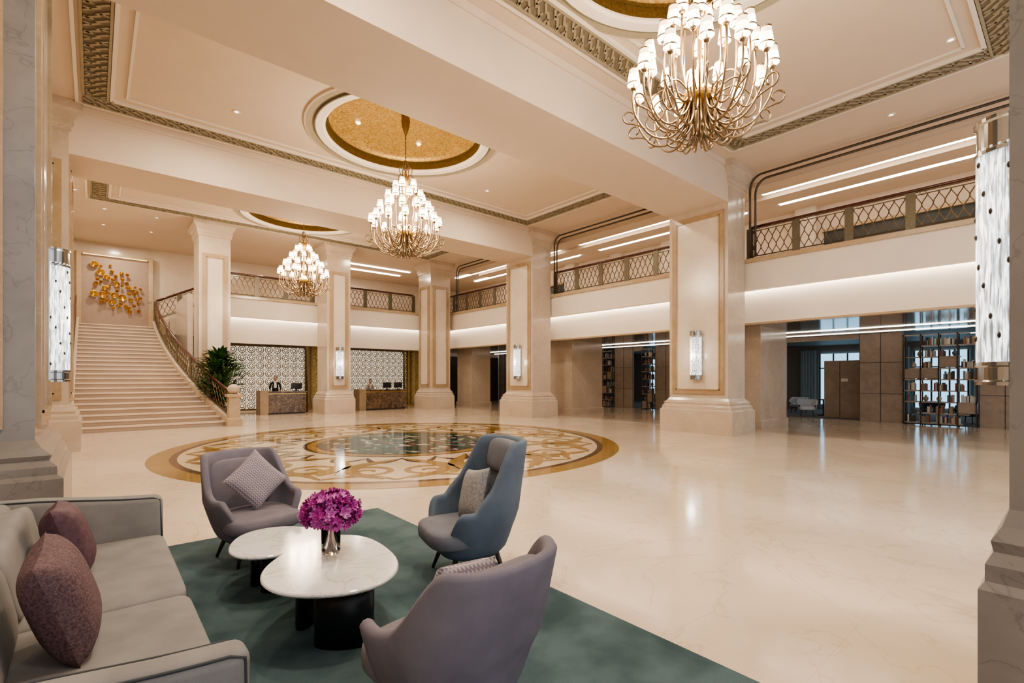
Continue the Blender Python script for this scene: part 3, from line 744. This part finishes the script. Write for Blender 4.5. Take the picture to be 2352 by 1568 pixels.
armchair('armchair',(1.15,5.10,RZ),pi+.18,.94,lav,lav2,False)
armchair('armchair',(1.29,1.95,RZ),.12,.91,lav,lav2,False)
armchair('wingback_armchair',(2.46,3.45,RZ),math.radians(76),1.09,blu,gry,True,1.03)
def pillow(loc,R,size,mm,th=.09,name='throw_pillow',pm=None):
    m=MB(); n=20; s=size/2; g=lambda u:(max(0,1-abs(u)**3.2))**.5
    for sg in (1,-1):
        vs=[];fs=[]
        for i in range(n+1):
            for j in range(n+1):
                u=-1+2*i/n;v=-1+2*j/n; pin=1-.07*(1-u*u)*(abs(v)**2); pin2=1-.07*(1-v*v)*(abs(u)**2)
                vs.append((u*s*pin2,sg*th*(g(u)*g(v))**.9,v*s*pin))
        for i in range(n):
            for j in range(n):
                a=i*(n+1)+j; f=(a,a+1,a+n+2,a+n+1); fs.append(f if sg>0 else f[::-1])
        m.add(vs,fs,mm,True)
    o=m.obj(name,(0,0,0)); o.matrix_world=Matrix.Translation(loc)@R.to_4x4()
    return o
pl_brown=mat('plum_weave_fabric',(.085,.045,.055),.85,col2=(.17,.105,.11),scale=90,bump=.5,bscale=160)
pl_plum=mat('plum_velvet_fabric',(.075,.032,.048),.7,col2=(.115,.06,.075),scale=30,bump=.3,bscale=200)
chev=chevron('chevron_fabric',(.40,.36,.37),(.20,.165,.205),38)
silv=mat('silver_brocade_fabric',(.33,.32,.32),.7,col2=(.21,.21,.22),scale=45,bump=.3,bscale=100)
Rz=lambda a:Matrix.Rotation(a,3,'Z'); Rx=lambda a:Matrix.Rotation(a,3,'X'); Ry=lambda a:Matrix.Rotation(a,3,'Y')
pillow((1.17,5.10,.735),Rz(.15)@Rx(-.3)@Ry(pi/4+.08),.42,chev,.075)
pillow((2.50,3.42,.70),Rz(pi/2-.25)@Rx(.28)@Ry(.2),.44,silv,.075)
pillow((1.33,1.95,.645),Rz(.1)@Rx(.3)@Ry(.12),.38,chev,.07)
# sofa
m=MB()
def armf(v):
    q=Vector(v); t=(.45-q.x)/1.0
    if q.z>.4: q.z+=.09*sm(t)
    return q
Y0,Y1=1.97,4.98; XF=.43
m.rbox(-.55,XF-.03,Y0+.05,Y1-.05,.10,.30,.03,sofm)
def nearf(v): q=armf(v); q.y-=.05*max(0,(q.z-.2))/.5; return q
def farf(v): q=armf(v); q.y+=.05*max(0,(q.z-.2))/.5; return q
m.rbox(-.58,XF,Y0,Y0+.15,.08,.74,.05,sofm,5,nearf,cuts=3); m.rbox(-.58,XF,Y1-.15,Y1,.08,.74,.05,sofm,5,farf,cuts=3)
def bk(v): q=Vector(v); q.x-=.12*max(0,q.z-.3); return q
m.rbox(-.56,-.38,Y0+.02,Y1-.02,.1,.82,.06,sofm,5,bk,cuts=3)
ym=3.40
for a,b in ((Y0+.15,ym),(ym,Y1-.15)):
    m.se(((-.36+XF)/2,(a+b)/2,.36),.39,(b-a)/2,.105,sofm,.22,.14,64,18)
    T=Matrix.Translation((-.36,(a+b)/2,.46))@Matrix.Rotation(-.20,4,'Y')
    m.se((0,0,.17),.10,(b-a)/2-.01,.21,sofm,.45,.16,64,18,T=T)
for y,sg in ((Y0,-1),(Y0+.15,-1),(Y1-.15,1),(Y1,1)):
    pts=[]; ins=(.012 if y in (Y0,Y1-.15) else -.012)
    for i in range(12):
        x=-.5+(XF+.43)*i/11; q=Vector((x,y,.732)); 
        q.z+=.09*sm((.45-x)/1.0); q.y+=sg*.05*(q.z-.2)/.5+ins; q.z-=.004; pts.append(q)
    pts+= [Vector((XF-.023,pts[-1].y,.71)),Vector((XF-.008,y+ins+sg*.02,.4)),Vector((XF-.008,y+ins,.12))]
    m.tube(pts,.006,pipe,6)
for x in (-.48,XF-.08):
    for y in (Y0+.12,Y1-.12): m.tube([(x,y,.12),(x,y,RZ)],[.022,.016],black,10)
m.obj('sofa')
pillow((-.12,4.12,.695),Rz(pi/2-.02)@Rx(-.30)@Ry(.05),.46,pl_plum,.105)
pillow((-.11,3.0,.715),Rz(pi/2-.05)@Rx(-.30)@Ry(-.08),.49,pl_brown,.11)
# coffee tables
def table(loc,ph,a,b,z,legs):
    m=MB(); n=72; cp,sp=math.cos(ph),math.sin(ph)
    def sh(k,off):
        t=2*pi*k/n; r=1+.06*math.cos(3*t+.6)+.02*math.cos(2*t); x=(a*r-off)*math.cos(t); y=(b*r-off)*math.sin(t); return (x*cp-y*sp,x*sp+y*cp)
    rings=[]
    for off,zz in ((.045,z-.035),(.012,z-.028),(0,z-.015),(.002,z-.006),(.01,z)):
        rings.append([(*sh(k,off),zz) for k in range(n)])
    m.loft(rings,tblm,False)
    for (x,y,r,rot_) in legs:
        pr=[]
        for k in range(24): 
            t=2*pi*k/24; pr.append((x+math.cos(rot_)*r*math.cos(t)-math.sin(rot_)*r*.5*math.sin(t),y+math.sin(rot_)*r*math.cos(t)+math.cos(rot_)*r*.5*math.sin(t)))
        m.loft([[(px,py,RZ) for px,py in pr],[(px,py,z-.034) for px,py in pr]],black,True)
    return m.obj('coffee_table',loc,(0,0,0))
table((1.24,3.32,0),1.25,.55,.43,.45,[(-.03,-.27,.185,-.6),(-.13,.16,.12,1.0),(.18,.2,.12,1.2)])
table((1.15,4.27,0),1.9,.38,.38,.38,[(-.05,-.12,.12,-.6),(-.10,.16,.12,.9)])
# vase + flowers
gl,nt,b=nmat('clear_glass'); setc(b,(1,1,1),.02); b.inputs['Transmission Weight'].default_value=1; b.inputs['IOR'].default_value=1.25
f1=mat('magenta_petal',(.56,.04,.34),.6,col2=(.68,.11,.50),scale=20); f2=mat('pink_petal',(.78,.32,.64),.6,col2=(.57,.08,.43),scale=20); f3=mat('deep_magenta_petal',(.32,.014,.20),.6)
stem=mat('green_stem',(.16,.30,.08),.5)
m=MB(); m.lathe([(.001,0),(.062,0),(.064,.01),(.066,.19),(.062,.19),(.060,.012),(.001,.010)],gl,n=32)
for k in range(7):
    a=2*pi*k/7+.2; m.tube([(.035*math.cos(a+2),.035*math.sin(a+2),.02),(.02*math.cos(a),.02*math.sin(a),.16),(.09*math.cos(a),.09*math.sin(a),.26)],.003,stem,5)
for i in range(330):
    ph=random.uniform(0,2*pi); ct=random.uniform(-.6,1); st=math.sqrt(1-ct*ct); rad=random.uniform(.72,1.08)
    c=Vector((.18*st*math.cos(ph)*rad,.18*st*math.sin(ph)*rad,.295+.125*ct*rad)); nn=Vector((st*math.cos(ph)+random.uniform(-.4,.4),st*math.sin(ph)+random.uniform(-.4,.4),ct+random.uniform(-.4,.4)))
    q=nn.to_track_quat('Z','Y').to_matrix().to_4x4(); T=Matrix.Translation(c)@q@Matrix.Rotation(random.uniform(0,6),4,'Z')
    mm=random.choice((f1,f1,f2,f2,f3)); s_=random.uniform(.022,.034)
    for k in range(5):
        R=Matrix.Rotation(2*pi*k/5,4,'Z'); w=s_*.42
        m.add([(0,0,0),(s_*.5,w,.012),(s_,w*.6,.03),(s_*1.2,0,.018),(s_,-w*.6,.03),(s_*.5,-w,.012)],[(0,1,2,3),(0,3,4,5)],mm,True,T@R)
    m.se((0,0,.008),.005,.005,.008,f2,1,1,6,4,T=T)
m.se((0,0,.29),.12,.12,.08,f3,1,1,16,10)
m.obj('flower_vase',(1.29,3.50,.4505))
# ---------------------------------------------------------------- lights
W=(1,.87,.69); K=.74
def dl(x,y,z,e,s=.35): light('downlight','AREA',(x,y,z),e*K,W,s)
for y in (1.9,5.0,10.3,13.2,18.8,21.4): dl(2.2,y,CZ-.06,150)
for y in (10.3,13.2,19.8): dl(10.6,y,CZ-.06,130)
for y in (21,25,28.6): dl(.8,y,CZ-.06,100)
for x in (6.5,11.5): dl(x,25.9,3.40,8); dl(x,27,CZ-.1,60)
dl(0.8,3.5,CZ-.06,60); dl(0.5,-1.5,CZ-.06,60); dl(8,-2.5,CZ-.06,240,.5)
w=bpy.data.worlds.new('world'); S.world=w; w.use_nodes=True; w.node_tree.nodes['Background'].inputs[0].default_value=(.86,.92,1,1); w.node_tree.nodes['Background'].inputs[1].default_value=1.15
# ---------------------------------------------------------------- camera
cd=bpy.data.cameras.new('camera'); cd.sensor_width=36; cd.lens=36*1120/2352; cd.shift_y=84/2352; cd.clip_start=.05
c=bpy.data.objects.new('camera',cd); COL.objects.link(c); c.location=(0,0,1.7); c.rotation_euler=(pi/2,0,-math.radians(40.6)); S.camera=c
S.view_settings.view_transform='AgX'; S.view_settings.look='AgX - Medium High Contrast'; S.view_settings.exposure=0.33
